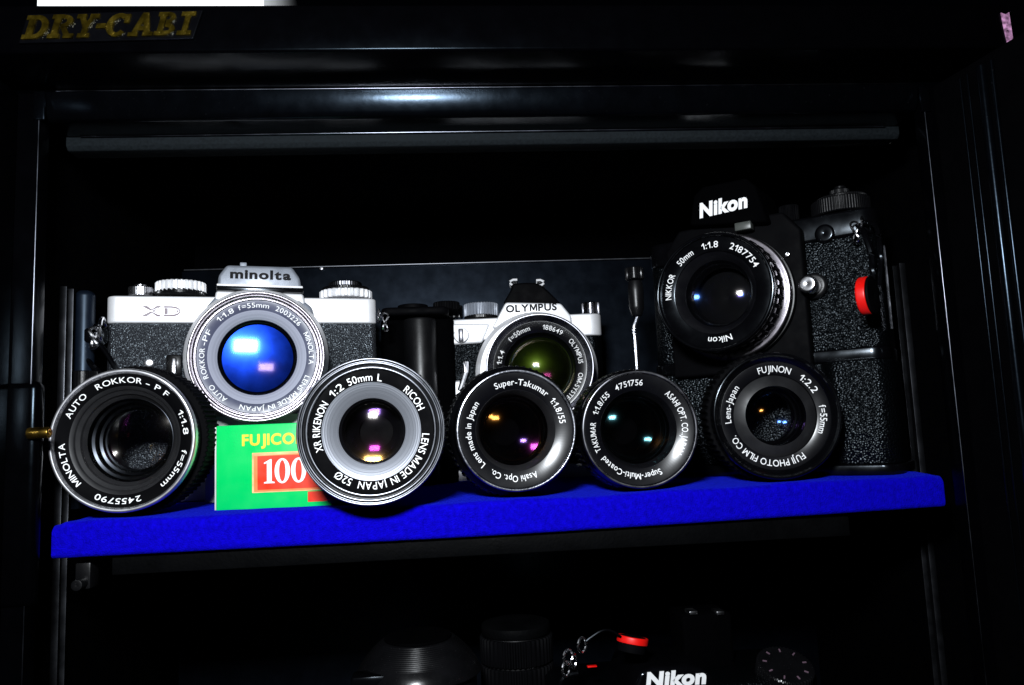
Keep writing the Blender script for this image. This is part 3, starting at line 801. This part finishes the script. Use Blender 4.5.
mb.build('strap', M['gloss'], xd)
# its lens
sx_ = 362 / F
lo = X.at(257.5, 356, -40)
lb = lathe([(64 * sx_, -39), (65 * sx_, -36), (65 * sx_, -30), (61 * sx_, -27), (63 * sx_, -25), (63 * sx_, -14), (58 * sx_, -11), (0, -11), (0, -14), (50 * sx_, -15), (57 * sx_, -34), (62 * sx_, -38)], 112, 'Y')
ln = link('lens', *lb, M['black'], xd, (lo[0], 0, lo[1]))
lens(ln, (0, -40, 0), sx_, [
    ('filter_ring', [(66, .8), (66, 2.6), (57, 3.6), (57, 1.8), (57.8, 1.2), (58.6, 1.2), (59, 2.4), (59.8, 2.4), (60.2, .9), (62, .5), (62.5, 1.6), (63.2, 1.6), (63.6, -.2), (65.2, -.2)], M['rim'], 'solid'),
    ('name_ring', [(57.2, 1.8), (47.4, 3.2)], M['slate'], ('shell', 0, 1.)),
    ('inner_cone', [(47.6, 3), (38.4, 6.2)], M['turnedgrey'], ('shell', 0, 1.)),
    ('inner_barrel', [(38.6, 6), (37.6, 9), (36.2, 9.3), (34.6, 12), (30, 18)], M['gloss'], ('shell', 2, .5)),
    ('diaphragm', [(0, 19), (34, 19), (34, 20), (0, 20)], M['matte'], 'solid'),
], [('AUTO', 226, 23), ('ROKKOR', 263, 34), ('-PF', 292, 18), ('1:1.8', 324, 20), ('f=55mm', -4, 33), ('2003226', 36, 32), ('MINOLTA', 81, 37), ('LENS MADE IN JAPAN', 156, 86)],
    52.5, 4.7, [('front_element', 34.8, 10, 230, 78, 3, G_deep, G_pink)], parent_as_part=True)

# ------------------------------------------------------------------ silver and black camera in the middle
OA = -6.
lc = PD(540, 367, 415)
oxf = Frame((0, 0, 0), OA)
oo = lc + oxf.ey * 42
O = Frame((oo.x, oo.y, 0), OA)
om = thing('small_silver_camera', 'small camera with pointed black prism and olive tinted lens, between the other two cameras', 'camera', (oo.x, oo.y, 0), OA)
OP = lambda px, py, ly=0: O.at(px, py, ly)
bl, br = OP(440, 350)[0], OP(603, 350)[0]
zt, zl = OP(470, 319)[1], OP(470, 344)[1]
zl2 = OP(596, 335)[1]
link('body', *rbox(bl, br, 0, 30, 8, zl2, .6, 2, 8, 6), M['leather'], om)
link('bottom_plate', *rbox(bl, br, -.3, 30.3, 0, 8, .8, 2, 8, 6), M['satinchrome'], om)
link('top_plate', *rbox(bl + 4, br + .2, -.5, 30.5, zl2, zt, 1, 3, 7, 6), M['satinchrome'], om)
q = [OP(*a, -1) for a in ((438, 346), (438, 338), (444, 330), (452, 324), (490, 324), (482, 343))]
link('front_shoulder', *plate(q, -2.2, 14, 1.2, 3), M['satinchrome'], om)
q = [OP(*a, -3) for a in ((492, 328), (505, 303.5), (507, 302.5), (560, 303.5), (562, 305), (571, 316), (572, 330))]
link('prism_front', *plate(q, -4, 12, 1., 3), M['satinchrome'], om)
q = [OP(*a, 2) for a in ((503, 304), (511, 290), (512, 284), (524, 283), (534, 283), (541, 285), (549, 292), (561, 304))]
link('prism_housing', *plate(q, 0, 26, 1.4, 3), M['matte'], om)
mb = MB()
for px0, sg in ((511, 1), (543, -1)):
    a = OP(px0, 286, 6); w = 5 * sg
    pts = [(a[0] + w * 1.2, 6, a[1]), (a[0] + w * .2, 6, a[1] + .1), (a[0] - w * .1, 6, a[1] + 1.2), (a[0] - w * .1, 6, a[1] + 2.4), (a[0] + w * .3, 6, a[1] + 3.4), (a[0] + w * .8, 6, a[1] + 3.3)]
    for dy in (0, 5, 10): mb.add(*tube([(p_[0], p_[1] + dy - 2, p_[2]) for p_ in pts], .75))
a = OP(516, 286.2, 6); b = OP(538, 286, 6); mb.add(*rbox(a[0], b[0], 2, 16, a[1] - .9, a[1] - .1, .2))
mb.build('accessory_shoe', M['satinchrome'], om)
mb = MB(); a = OP(506, 312.3, -4.2); b = OP(557, 311.8, -4.2)
flat_text(mb, 'OLYMPUS', a[0], b[0], a[1], OP(506, 305.6, -4.2)[1] - a[1], -4.2, .035)
mb.build('brand_lettering', M['ink'], om, smooth=False)
def odial(*a, **k): return dial(*a, fr=O, **k)
odial(464, 498.5, 304.5, 317, 15, 34, M['greychrome'], 'film_dial', om, depth=1.)
odial(464.5, 498, 316, 320, 15, 60, M['black'], 'dial_base', om, depth=.1)
odial(446, 463, 306, 319, 16, 30, M['black'], 'rewind_base', om, depth=.2)
odial(582, 600, 303, 315, 14, 22, M['darkchrome'], 'release_dial', om, depth=.8)
a = OP(461.5, 335.5, -2)
link('switch_disc', *lathe([(0, -2.6), (4.3, -2.4), (4.8, 0), (0, 0)], 32, 'Y', (a[0], -2.2, a[1])), M['satinchrome'], om)
mb = MB(); mb.add(*rbox(a[0] - 1.5, a[0] + 1.5, -6.4, -4.4, a[1] - 4, a[1] + 3.6, .7)); mb.build('switch_lever', M['darkchrome'], om)
a = OP(451.5, 336.5, -2); link('index_mark', *rbox(a[0] - .7, a[0] + .7, -2.6, -2.1, a[1] - .5, a[1] + .5, .1), M['redplastic'], om)
a = OP(459, 392, -1)
link('timer_pivot', *lathe([(0, -3), (6, -2.6), (7, 0), (0, 0)], 32, 'Y', (a[0], 0, a[1])), M['satinchrome'], om)
b = OP(466.5, 362, -3)
mb = MB(); mb.add(*tube([(a[0] + 1, -4, a[1] + 1), (b[0] - .5, -5, b[1] - 6), (b[0], -5, b[1])], 1.7, 10)); mb.build('timer_lever', M['chrome'], om)
lo = O.at(540, 367, -42); so = 415 / F
mb = MB(); mb.add(*lathe([(0, -10), (33, -10), (36, -5), (36.5, 0), (0, 0)], 96, 'Y', (lo[0] - 2, 0, lo[1]))); mb.build('lens_mount', M['satinchrome'], om)
lb = lathe([(53 * so, -41), (54.5 * so, -39), (54.5 * so, -34), (52 * so, -32), (55 * so, -30), (55 * so, -19), (56 * so, -18), (56 * so, -12), (0, -9.5), (0, -13), (44 * so, -16), (48 * so, -36), (51 * so, -40)], 112, 'Y')
ln = link('lens', *lb, M['darkchrome'], om, (lo[0], 0, lo[1]))
lens(ln, (0, -42, 0), so, [
    ('filter_ring', [(54.5, .5), (54.5, 2.4), (47, 4), (47, 2.6), (51.6, .4), (52.4, -.2), (54, -.2)], M['darkchrome'], 'solid'),
    ('name_ring', [(47.2, 2.6), (36, 5)], M['name'], ('shell', 0, 1.)),
    ('inner_cone', [(36.2, 4.8), (33.6, 9), (32.4, 9.2), (30, 14)], M['gloss'], ('shell', 1, .6)),
    ('diaphragm', [(0, 21), (36, 21), (36, 22), (0, 22)], M['matte'], 'solid'),
], [('1:1.4', 287, 20), ('f=50mm', 331, 34), ('188649', 21, 29), ('OLYMPUS', 68, 37), ('OM-SYSTEM', 124, 48)],
    41.5, 4.6, [('front_element', 32, 11, 48, 60, 4, G_olive, G_magenta), ('rear_element', 28, 18, 50, 30, 2, G_bluecl, G_violet)], parent_as_part=True)

# ------------------------------------------------------------------ tall black camera with motor grip
NA = -38.
lc = PD(712.5, 291.5, 366)
nf = Frame((0, 0, 0), NA)
no = lc + nf.ey * 36
N_ = Frame((no.x, no.y, 1.6), NA)
nk = thing('black_camera', 'tall black camera with leatherette motor grip, turned towards the middle of the shelf', 'camera', (no.x, no.y, 1.6), NA)
NP = lambda px, py, ly=0: N_.at(px, py, ly)
xr_ = NP(884, 300, 0)[0]
xg = NP(800, 300, 0)[0]
z_top = NP(850, 236, 0)[1]; z_mid = NP(860, 347, -4)[1]; z_bot0 = 2.
xL = -48
link('body', *rbox(xL, xr_, 0, 30, z_mid, z_top, .8, 2, 8, 6), M['leather'], nk)
ztp = NP(838, 203, 8)[1]
link('top_plate', *rbox(xL - .3, xr_ + .3, -.4, 30.4, z_top, z_top + 13, 1.4, 3, 8, 6), M['gloss'], nk)
link('seam_plate', *rbox(xL - .4, xr_ + .4, -2, 31, z_mid - 6, z_mid, .8, 3, 8, 6), M['gloss'], nk)
link('motor_body', *rbox(xL + 4, xg + 10, -1, 34, z_bot0 + 3, z_mid - 6, 1, 2, 4, 4), M['leather'], nk)
xg0 = NP(826, 410, -14)[0]; xg1 = NP(889, 410, -14)[0]
link('grip', *rbox(xg0 - 4, xr_ + 2, -10, 28, z_bot0 + 3, z_mid - 6.3, 1, 2, 12, 8), M['leather'], nk)
link('base_plate', *rbox(xL + 3, xr_ + 3, -11, 34, 0, z_bot0 + 3, .8, 3, 9, 6), M['gloss'], nk)
# prism
c0 = NP(695, 225, -14); c1 = NP(757, 225, -14)
q = [NP(*a, -14) for a in ((690, 226), (694, 196), (703, 187), (746, 178), (756, 186), (768, 222))]
link('prism_housing', *plate(q, -15, 22, 1.4, 3), M['void'], nk)
mb = MB(); a = NP(699.5, 217.6, -15.3); b = NP(748, 206.5, -15.3); 
cp = NP(700, 204, -15.3)[1] - NP(700, 217.3, -15.3)[1]
flat_text(mb, 'Nikon', a[0], b[0], a[1], cp, -15.3, .05, shear=.12, rot=math.degrees(math.atan2(b[1] - a[1], b[0] - a[0])), thick=.3, raw=True)
mb.build('brand_lettering', M['white'], nk, smooth=False)
a = NP(743, 226, -15); mb = MB(); mb.add(*rbox(a[0] - 4, a[0] + 4, -15.8, -10, a[1] - 2, a[1] + 2, .4)); mb.build('light_window', M['windowm'], nk)
# mount block and lens
lo = N_.at(712.5, 291.5, -36); sn = 366 / F
link('mount_block', *plate([(lo[0] - 34, lo[1] - 38), (lo[0] + 36, lo[1] - 38), (lo[0] + 36, lo[1] + 30), (lo[0] + 28, lo[1] + 40), (lo[0] - 26, lo[1] + 40), (lo[0] - 34, lo[1] + 30)], -7, 1, 1.5, 3), M['matte'], nk)
lb = lathe([(59 * sn, -35), (60.5 * sn, -33), (60.5 * sn, -27), (58 * sn, -25.5), (61 * sn, -24), (61 * sn, -15), (57 * sn, -13), (0, -7), (0, -9), (44 * sn, -12), (50 * sn, -30), (56 * sn, -34)], 112, 'Y')
ln = link('lens', *lb, M['gloss'], nk, (lo[0], 0, lo[1]))
lens(ln, (0, -36, 0), sn, [
    ('focus_ring', [(61.5, 8), (57, 16)], M['matte'], ('knurl', 40, 1.)),
    ('aperture_ring', [(64.5, 19.4), (66.3, 20), (66.3, 21.4), (64.5, 22), (50, 22), (50, 19.4)], M['rim'], 'solid'),
    ('mount_ring', [(67, 24.2), (67, 28.5), (50, 28.5), (50, 24.2)], M['satin'], 'solid'),
    ('name_ring', [(57, 1.8), (42, 2.4)], M['gloss'], ('shell', 0, 1.)),
    ('filter_ring', [(60.5, .8), (60.5, 2.4), (56.5, 3), (56.5, 1), (58, -.1), (59.6, -.1)], M['gloss'], 'solid'),
    ('inner_cone', [(42.2, 3.4), (34, 8)], M['cone'], ('shell', 1, .6)),
    ('inner_barrel', [(34, 7.6), (32, 11), (31, 11.3), (29, 17)], M['gloss'], ('shell', 1, .6)),
    ('diaphragm', [(0, 24), (36, 24), (36, 25), (0, 25)], M['matte'], 'solid'),
], [('NIKKOR', 284, 32), ('50mm', 325, 23), ('1:1.8', 359, 20), ('2187754', 45, 42), ('Nikon', 177, 29)],
    48.6, 6.2, [('front_element', 31, 11, 40, 46, 3, G_white, G_bluecl), ('middle_element', 28, 18, 34, -30, 2, G_bluecl, G_violet)], parent_as_part=True)
# controls on the right shoulder
def knob(px, py, r, h, m, name, ly=0):
    a = NP(px, py, ly); return link(name, *lathe([(0, -h), (r * .8, -h), (r, -h + .6), (r, 0), (0, 0)], 40, 'Y', (a[0], ly, a[1])), m, nk)
knob(812, 286.5, 4.2, 10, M['chrome'], 'release_knob', -6)
knob(815, 286.5, 6.2, 4, M['satin'], 'knob_base', -1)
knob(787.5, 254.5, 1.3, 1.2, M['chrome'], 'indicator', -8)
knob(825, 234, 4.6, 2, M['gloss'], 'counter_window', -1)
def nd(px0, px1, pyt, pyb, ly, n, m, name, depth=.4): return dial(px0, px1, pyt, pyb, ly, n, m, name, nk, fr=N_, depth=depth)
nd(812, 872, 201, 216, 12, 70, M['black'], 'advance_base', .2)
nd(816, 868, 198, 203, 12, 60, M['satin'], 'shutter_dial', .5)
nd(830, 850, 190, 198, 12, 30, M['satin'], 'release_collar', .2)
nd(834, 846, 186.5, 190, 12, 20, M['black'], 'shutter_button', 0)
nd(780, 800, 206, 224, 14, 24, M['matte'], 'mode_switch', .4)
a = NP(791, 290, -9); mb = MB(); mb.add(*rbox(a[0] - 1, a[0] + 1, -9.6, -7, a[1] - 4, a[1] + 4, .4)); mb.build('index_mark', M['chrome'], nk)
a = NP(858, 223, -2); lug(nk, (a[0] + 2, -2, a[1] - 1), 1.0)
mb = MB(); a = NP(866, 240, -5)
mb.add(*tube(spline([(a[0] - 3, -3, a[1] + 8), (a[0], -6, a[1] + 2), (a[0] + 2, -7, a[1] - 10), (a[0] + 1, -6, a[1] - 24)]), 1.5))
mb.add(*tube(spline([(a[0] - 1, -3, a[1] + 9), (a[0] + 5, -7, a[1] + 5), (a[0] + 6, -8, a[1] - 8), (a[0] + 4, -6, a[1] - 22)]), 1.2))
mb.build('strap', M['gloss'], nk)
b0 = NP(786, 240, -3); b1 = NP(797, 345, -3)
mb = MB(); mb.add(*tube([(b0[0], -1, b0[1]), (b1[0], -1, b1[1])], .9)); mb.build('panel_edge', M['darkchrome'], nk)
mb = MB(); a = NP(881, 250, 0); mb.add(*tube([(xr_ + 1.4, 6, z_top - 6), (xr_ + 1.4, 6, z_mid + 8)], .7)); mb.build('back_edge', M['edge'], nk)
# red rimmed cap hanging on its strap
rc = PD(872, 295, 338)
cp_ = thing('lens_cap', 'round black cap with a bright red rim hanging from the tall black camera strap', 'cap', tuple(rc), 44)
link('cap_disc', *lathe([(0, -.8), (8.2, -.8), (8.4, -.4), (8.4, .5), (7.2, .6), (7.2, 4.6), (0, 4.6)], 48, 'Y'), M['matte'], cp_)
link('red_rim', *lathe([(7.3, .6), (8.3, .6), (8.5, 1), (8.5, 4), (8.2, 4.6), (7.3, 4.6)], 64, 'Y'), M['redplastic'], cp_)

# ------------------------------------------------------------------ dark things tucked in
# black grip camera between the two silver ones
g0 = P(404, 330, 118); g1 = P(436, 330, 118); gt = P(415, 317, 118).z
bc = thing('dark_camera', 'plain black camera with rounded grip, half hidden between the two silver cameras', 'camera', ((g0.x + g1.x) / 2, 118, 0), 2)
w = (g1.x - g0.x) / 2
link('grip', *lathe([(0, 0), (w * 1.05, 0), (w * 1.05, gt), (0, gt)], 64, 'Z', (0, w, 0), 1.6), M['satin'], bc)
link('body', *rbox(-w - 14, 20, w + 2, 60, 0, gt + 1, 1.5, 3, 5, 5), M['void'], bc)
a0, a1 = P(388, 313, 124), P(446, 311, 124)
link('top_plate', *rbox(-w - 13, w + 8, -1, 50, gt + 1.2, gt + 6, 1.8, 3, 5, 5), M['matte'], bc)
link('release_button', *cyl(9, 3, (-4, 14, gt + 6), 'Z', 40, .8), M['matte'], bc)
link('mode_dial', *knurl(8, .5, gt + 6, gt + 11, 26, 'Z', (16, 18, 0)), M['matte'], bc)
# black lens upright at far left
g0 = P(75, 300, 66); g1 = P(95, 300, 66); gt = P(86, 291, 66).z
bl_ = thing('upright_lens', 'dark blue-black lens standing upright behind the left end of the shelf', 'lens', ((g0.x + g1.x) / 2, 66, 0))
w = (g1.x - g0.x) / 2
link('barrel', *lathe([(0, 0), (w + 2, 0), (w + 2, gt - 46), (w, gt - 45), (w, gt - 2), (w - 2, gt), (0, gt)], 64, 'Z', (0, 0, 0), .8), M['bluesatin'], bl_)
link('focus_ring', *knurl(w + 2.6, .6, gt - 52, gt - 40, 40, 'Z', (0, 0, 0), w - 1), M['black'], bl_)
# slim tool standing by the tall camera
g = P(634, 300, 78)
tl = thing('hand_tool', 'slim dark tool with a thin silver stem, upright beside the tall black camera', 'tool', (g.x, 78, 0), 0)
zz = lambda py: P(634, py, 78).z
link('handle', *lathe([(0, zz(318)), (2.6, zz(316)), (3.9, zz(308)), (4.2, zz(290)), (3.6, zz(281)), (0, zz(281))], 32, 'Z', (1.2, 0, 0), .6), M['satin'], tl)
link('end_knob', *knurl(5, .5, zz(280), zz(268), 20, 'Z', (1, 0, 0)), M['black'], tl)
mb = MB(); mb.add(*tube(spline([(2.4, 0, zz(313)), (.4, 0, zz(321)), (-1, 0, zz(330)), (-.6, 0, zz(350)), (-.4, 0, 0)]), 1.2)); mb.build('stem', M['edge'], tl)

# ------------------------------------------------------------------ lower compartment
LZ = P(675, 680, 10).z - 84
ls = thing('lower_shelf', 'dark lower shelf under the blue pad, almost lost in the shade', 'shelf', (0, 0, LZ))
link('board', *rbox(xl, xr, 0, 200, -8, 0, .8), M['board'], ls)
D = Frame((P(675, 680, 14).x, 14, LZ), 4)
dslr = thing('digital_camera', 'black camera on the lower shelf with large white lettering, cut by the frame', 'camera', (D.o.x, 14, LZ), 4)
def DP(px, py, ly=0):
    return D.at(px, py, ly)
q = [DP(*a, 0) for a in ((630, 700), (640, 672), (652, 667.5), (690, 666), (704, 668.5), (714, 676), (722, 700))]
q += [(q[-1][0] + 4, q[-1][1] - 20), (q[0][0] - 4, q[0][1] - 20)]
link('prism_housing', *plate(q, 0, 40, 2.2, 4), M['gloss'], dslr)
mb = MB(); a = DP(646, 687.5, -.3); b = DP(707, 689, -.3)
flat_text(mb, 'Nikon', a[0], b[0], a[1], DP(646, 673.5, -.3)[1] - a[1], -.3, .05, shear=.12, thick=.4, rot=-1, raw=True)
mb.build('brand_lettering', M['white'], dslr, smooth=False)
zt = DP(600, 668, 10)[1]
link('body', *rbox(DP(560, 680, 4)[0], DP(830, 680, 4)[0], 5, 55, 0, zt - 10, 3, 3, 14, 6), M['leather'], dslr)
mb = MB()
for px in (693, 720):
    a = DP(px, 612, 30); mb.add(*rbox(a[0] - 2, a[0] + 2, 29, 36, a[1] - 1.2, a[1] + .6, .4))
mb.build('shoe_contact', M['chrome'], dslr)
a0 = DP(690, 612, 30); a1 = DP(724, 614, 30)
link('flash_hood', *rbox(a0[0] - 4, a1[0] + 4, 30, 50, DP(700, 668, 20)[1] - 20, a0[1] - 1.4, 2, 3), M['void'], dslr)
a = DP(782, 667, 14); r = DP(808, 667, 14)[0] - a[0]
dl = link('mode_dial', *knurl(r, .6, 0, 9, 44, 'Z'), M['black'], dslr, (a[0], 14, a[1] - 6)); dl.rotation_euler = (math.radians(24), 0, 0)
mb = MB()
for i in range(9):
    t = 2 * PI * i / 9; mb.add(*rbox(-.9, .9, -.3, .3, 0, .3, 0), Matrix.Translation((r * .72 * math.cos(t), r * .72 * math.sin(t), 9.0)) @ Matrix.Rotation(t, 4, 'Z'))
mb.build('dial_marks', M['greyink'], dl)
a = DP(618, 664, 6); mb = MB(); mb.add(*rbox(a[0] - 14, a[0] - 10, 3, 5, a[1] + .4, a[1] + .9, .1)); mb.build('red_mark', M['redplastic'], dslr)
# strap rings and cord of that camera, with its own red rimmed cap
mb = MB()
for px, py, t in ((582, 645, .4), (568, 657, .1), (574, 661, 1.0), (566, 669, .6)):
    a = DP(px, py, 0); c = Vector((a[0], 0, a[1]))
    mb.add(*tube([c + Vector((2.2 * math.sin(w) * math.cos(t), 1.5 * math.sin(w), 3 * math.cos(w))) for w in [2 * PI * i / 16 for i in range(17)]], .6))
mb.build('strap_ring', M['chrome'], dslr)
mb = MB(); pts = [DP(*a, 0) for a in ((586, 641), (592, 636.5), (600, 631.5), (607, 630), (614, 632), (621, 637))]
mb.add(*tube(spline([(p_[0], 0, p_[1]) for p_ in pts]), .5)); 
pts = [DP(*a, 2) for a in ((560, 690), (562, 680), (568, 675), (578, 673))]
mb.add(*tube(spline([(p_[0], 2, p_[1]) for p_ in pts]), 1.1)); mb.build('strap', M['gloss'], dslr)
rc = P(636, 641, 10)
c2 = thing('lens_cap', 'red rimmed black cap lying on the lower camera, beside its white lettering', 'cap', (rc.x, 16, rc.z), 0)
c2.rotation_euler = (math.radians(-97), math.radians(12), 0)
link('cap_disc', *lathe([(0, -.5), (5.6, -.5), (5.9, .6), (5.9, 6), (0, 6)], 48, 'Y'), M['matte'], c2)
link('red_rim', *lathe([(6, -.4), (6.4, -.4), (6.7, 0), (6.7, 2.4), (6, 2.4)], 64, 'Y'), M['redplastic'], c2)
# grooved hood and knurled lens standing on the lower shelf
def lzp(px, py, Y): q = P(px, py, Y); return q.x, q.z - LZ
x0, z0 = lzp(382, 640, 40); xb, zb = lzp(356, 674, 40); xc = lzp(418, 640, 40)[0]
hd = thing('grooved_lens', 'black lens with a finely grooved tapering hood, left on the lower shelf', 'lens', (xc, 40, LZ))
rb_, rt_ = xc - xb, xc - x0
pr = [(0, 0), (rb_ - 2, 0), (rb_ - 2, zb - .5), (rb_, zb - .5)]
n = 22
for i in range(n):
    t = i / n; r_ = rb_ + (rt_ - rb_) * (.45 * t + .55 * t * t); z_ = zb + (z0 - zb) * t
    pr += [(r_, z_), (r_ - .25, z_ + (z0 - zb) / n * .7)]
pr += [(rt_, z0), (0, z0)]
link('hood', *lathe(pr, 96, 'Z', (0, 0, 0), 0), M['black'], hd, sharp=20)
link('front_cap', *cyl(rt_ - 1, 1.2, (0, 0, z0 + .05), 'Z', 64, .4), M['void'], hd)
a = lzp(370, 680, 20); link('collar', *rbox(a[0] - xc - 8, a[0] - xc + 8, -22, -12, a[1] - 8, a[1] + 2, 1.5), M['gloss'], hd)
x0, z0 = lzp(480, 630, 50); x1, z1 = lzp(556, 630, 50); w = (x1 - x0) / 2
kn = thing('knurled_lens', 'black ribbed lens standing upright on the lower shelf beside the lower camera', 'lens', ((x0 + x1) / 2, 50 + w, LZ))
link('barrel', *cyl(w - 2, z0 - 6, (0, 0, 0), 'Z', 64, 1), M['satin'], kn)
for i in range(4):
    zz_ = z0 - 7 - 13 * i
    link('grip_ring', *knurl(w, .8, zz_ - 12, zz_, 44, 'Z', (0, 0, 0), w - 4), M['matte'], kn)
link('rear_cap', *cyl(w - 1, 5, (0, 0, z0 - 6.5), 'Z', 64, 1.2), M['board'], kn)

# ------------------------------------------------------------------ light
W_ = bpy.data.worlds.new('World'); SC.world = W_; W_.use_nodes = True
bg = W_.node_tree.nodes['Background']; bg.inputs[0].default_value = (.25, .35, .6, 1); bg.inputs[1].default_value = .001
la = bpy.data.lights.new('flash', 'AREA'); la.shape = 'RECTANGLE'; la.size = .058; la.size_y = .03; la.energy = 2.8; la.color = (.9, .95, 1)
lo_ = bpy.data.objects.new('flash', la); COL.objects.link(lo_)
lo_.location = (CAM + Vector((-45, -15, 115))) * MM
tgt = Vector((-20, 0, 50)) * MM
lo_.rotation_euler = (tgt - lo_.location).to_track_quat('-Z', 'Y').to_euler()

SC.view_settings.view_transform = 'Standard'; SC.view_settings.look = 'None'
SC.view_settings.exposure = 0; SC.view_settings.gamma = 1
SC.cycles.use_denoising = True
SC.cycles.transparent_max_bounces = 32; SC.cycles.max_bounces = 6
SC.cycles.sample_clamp_indirect = 4
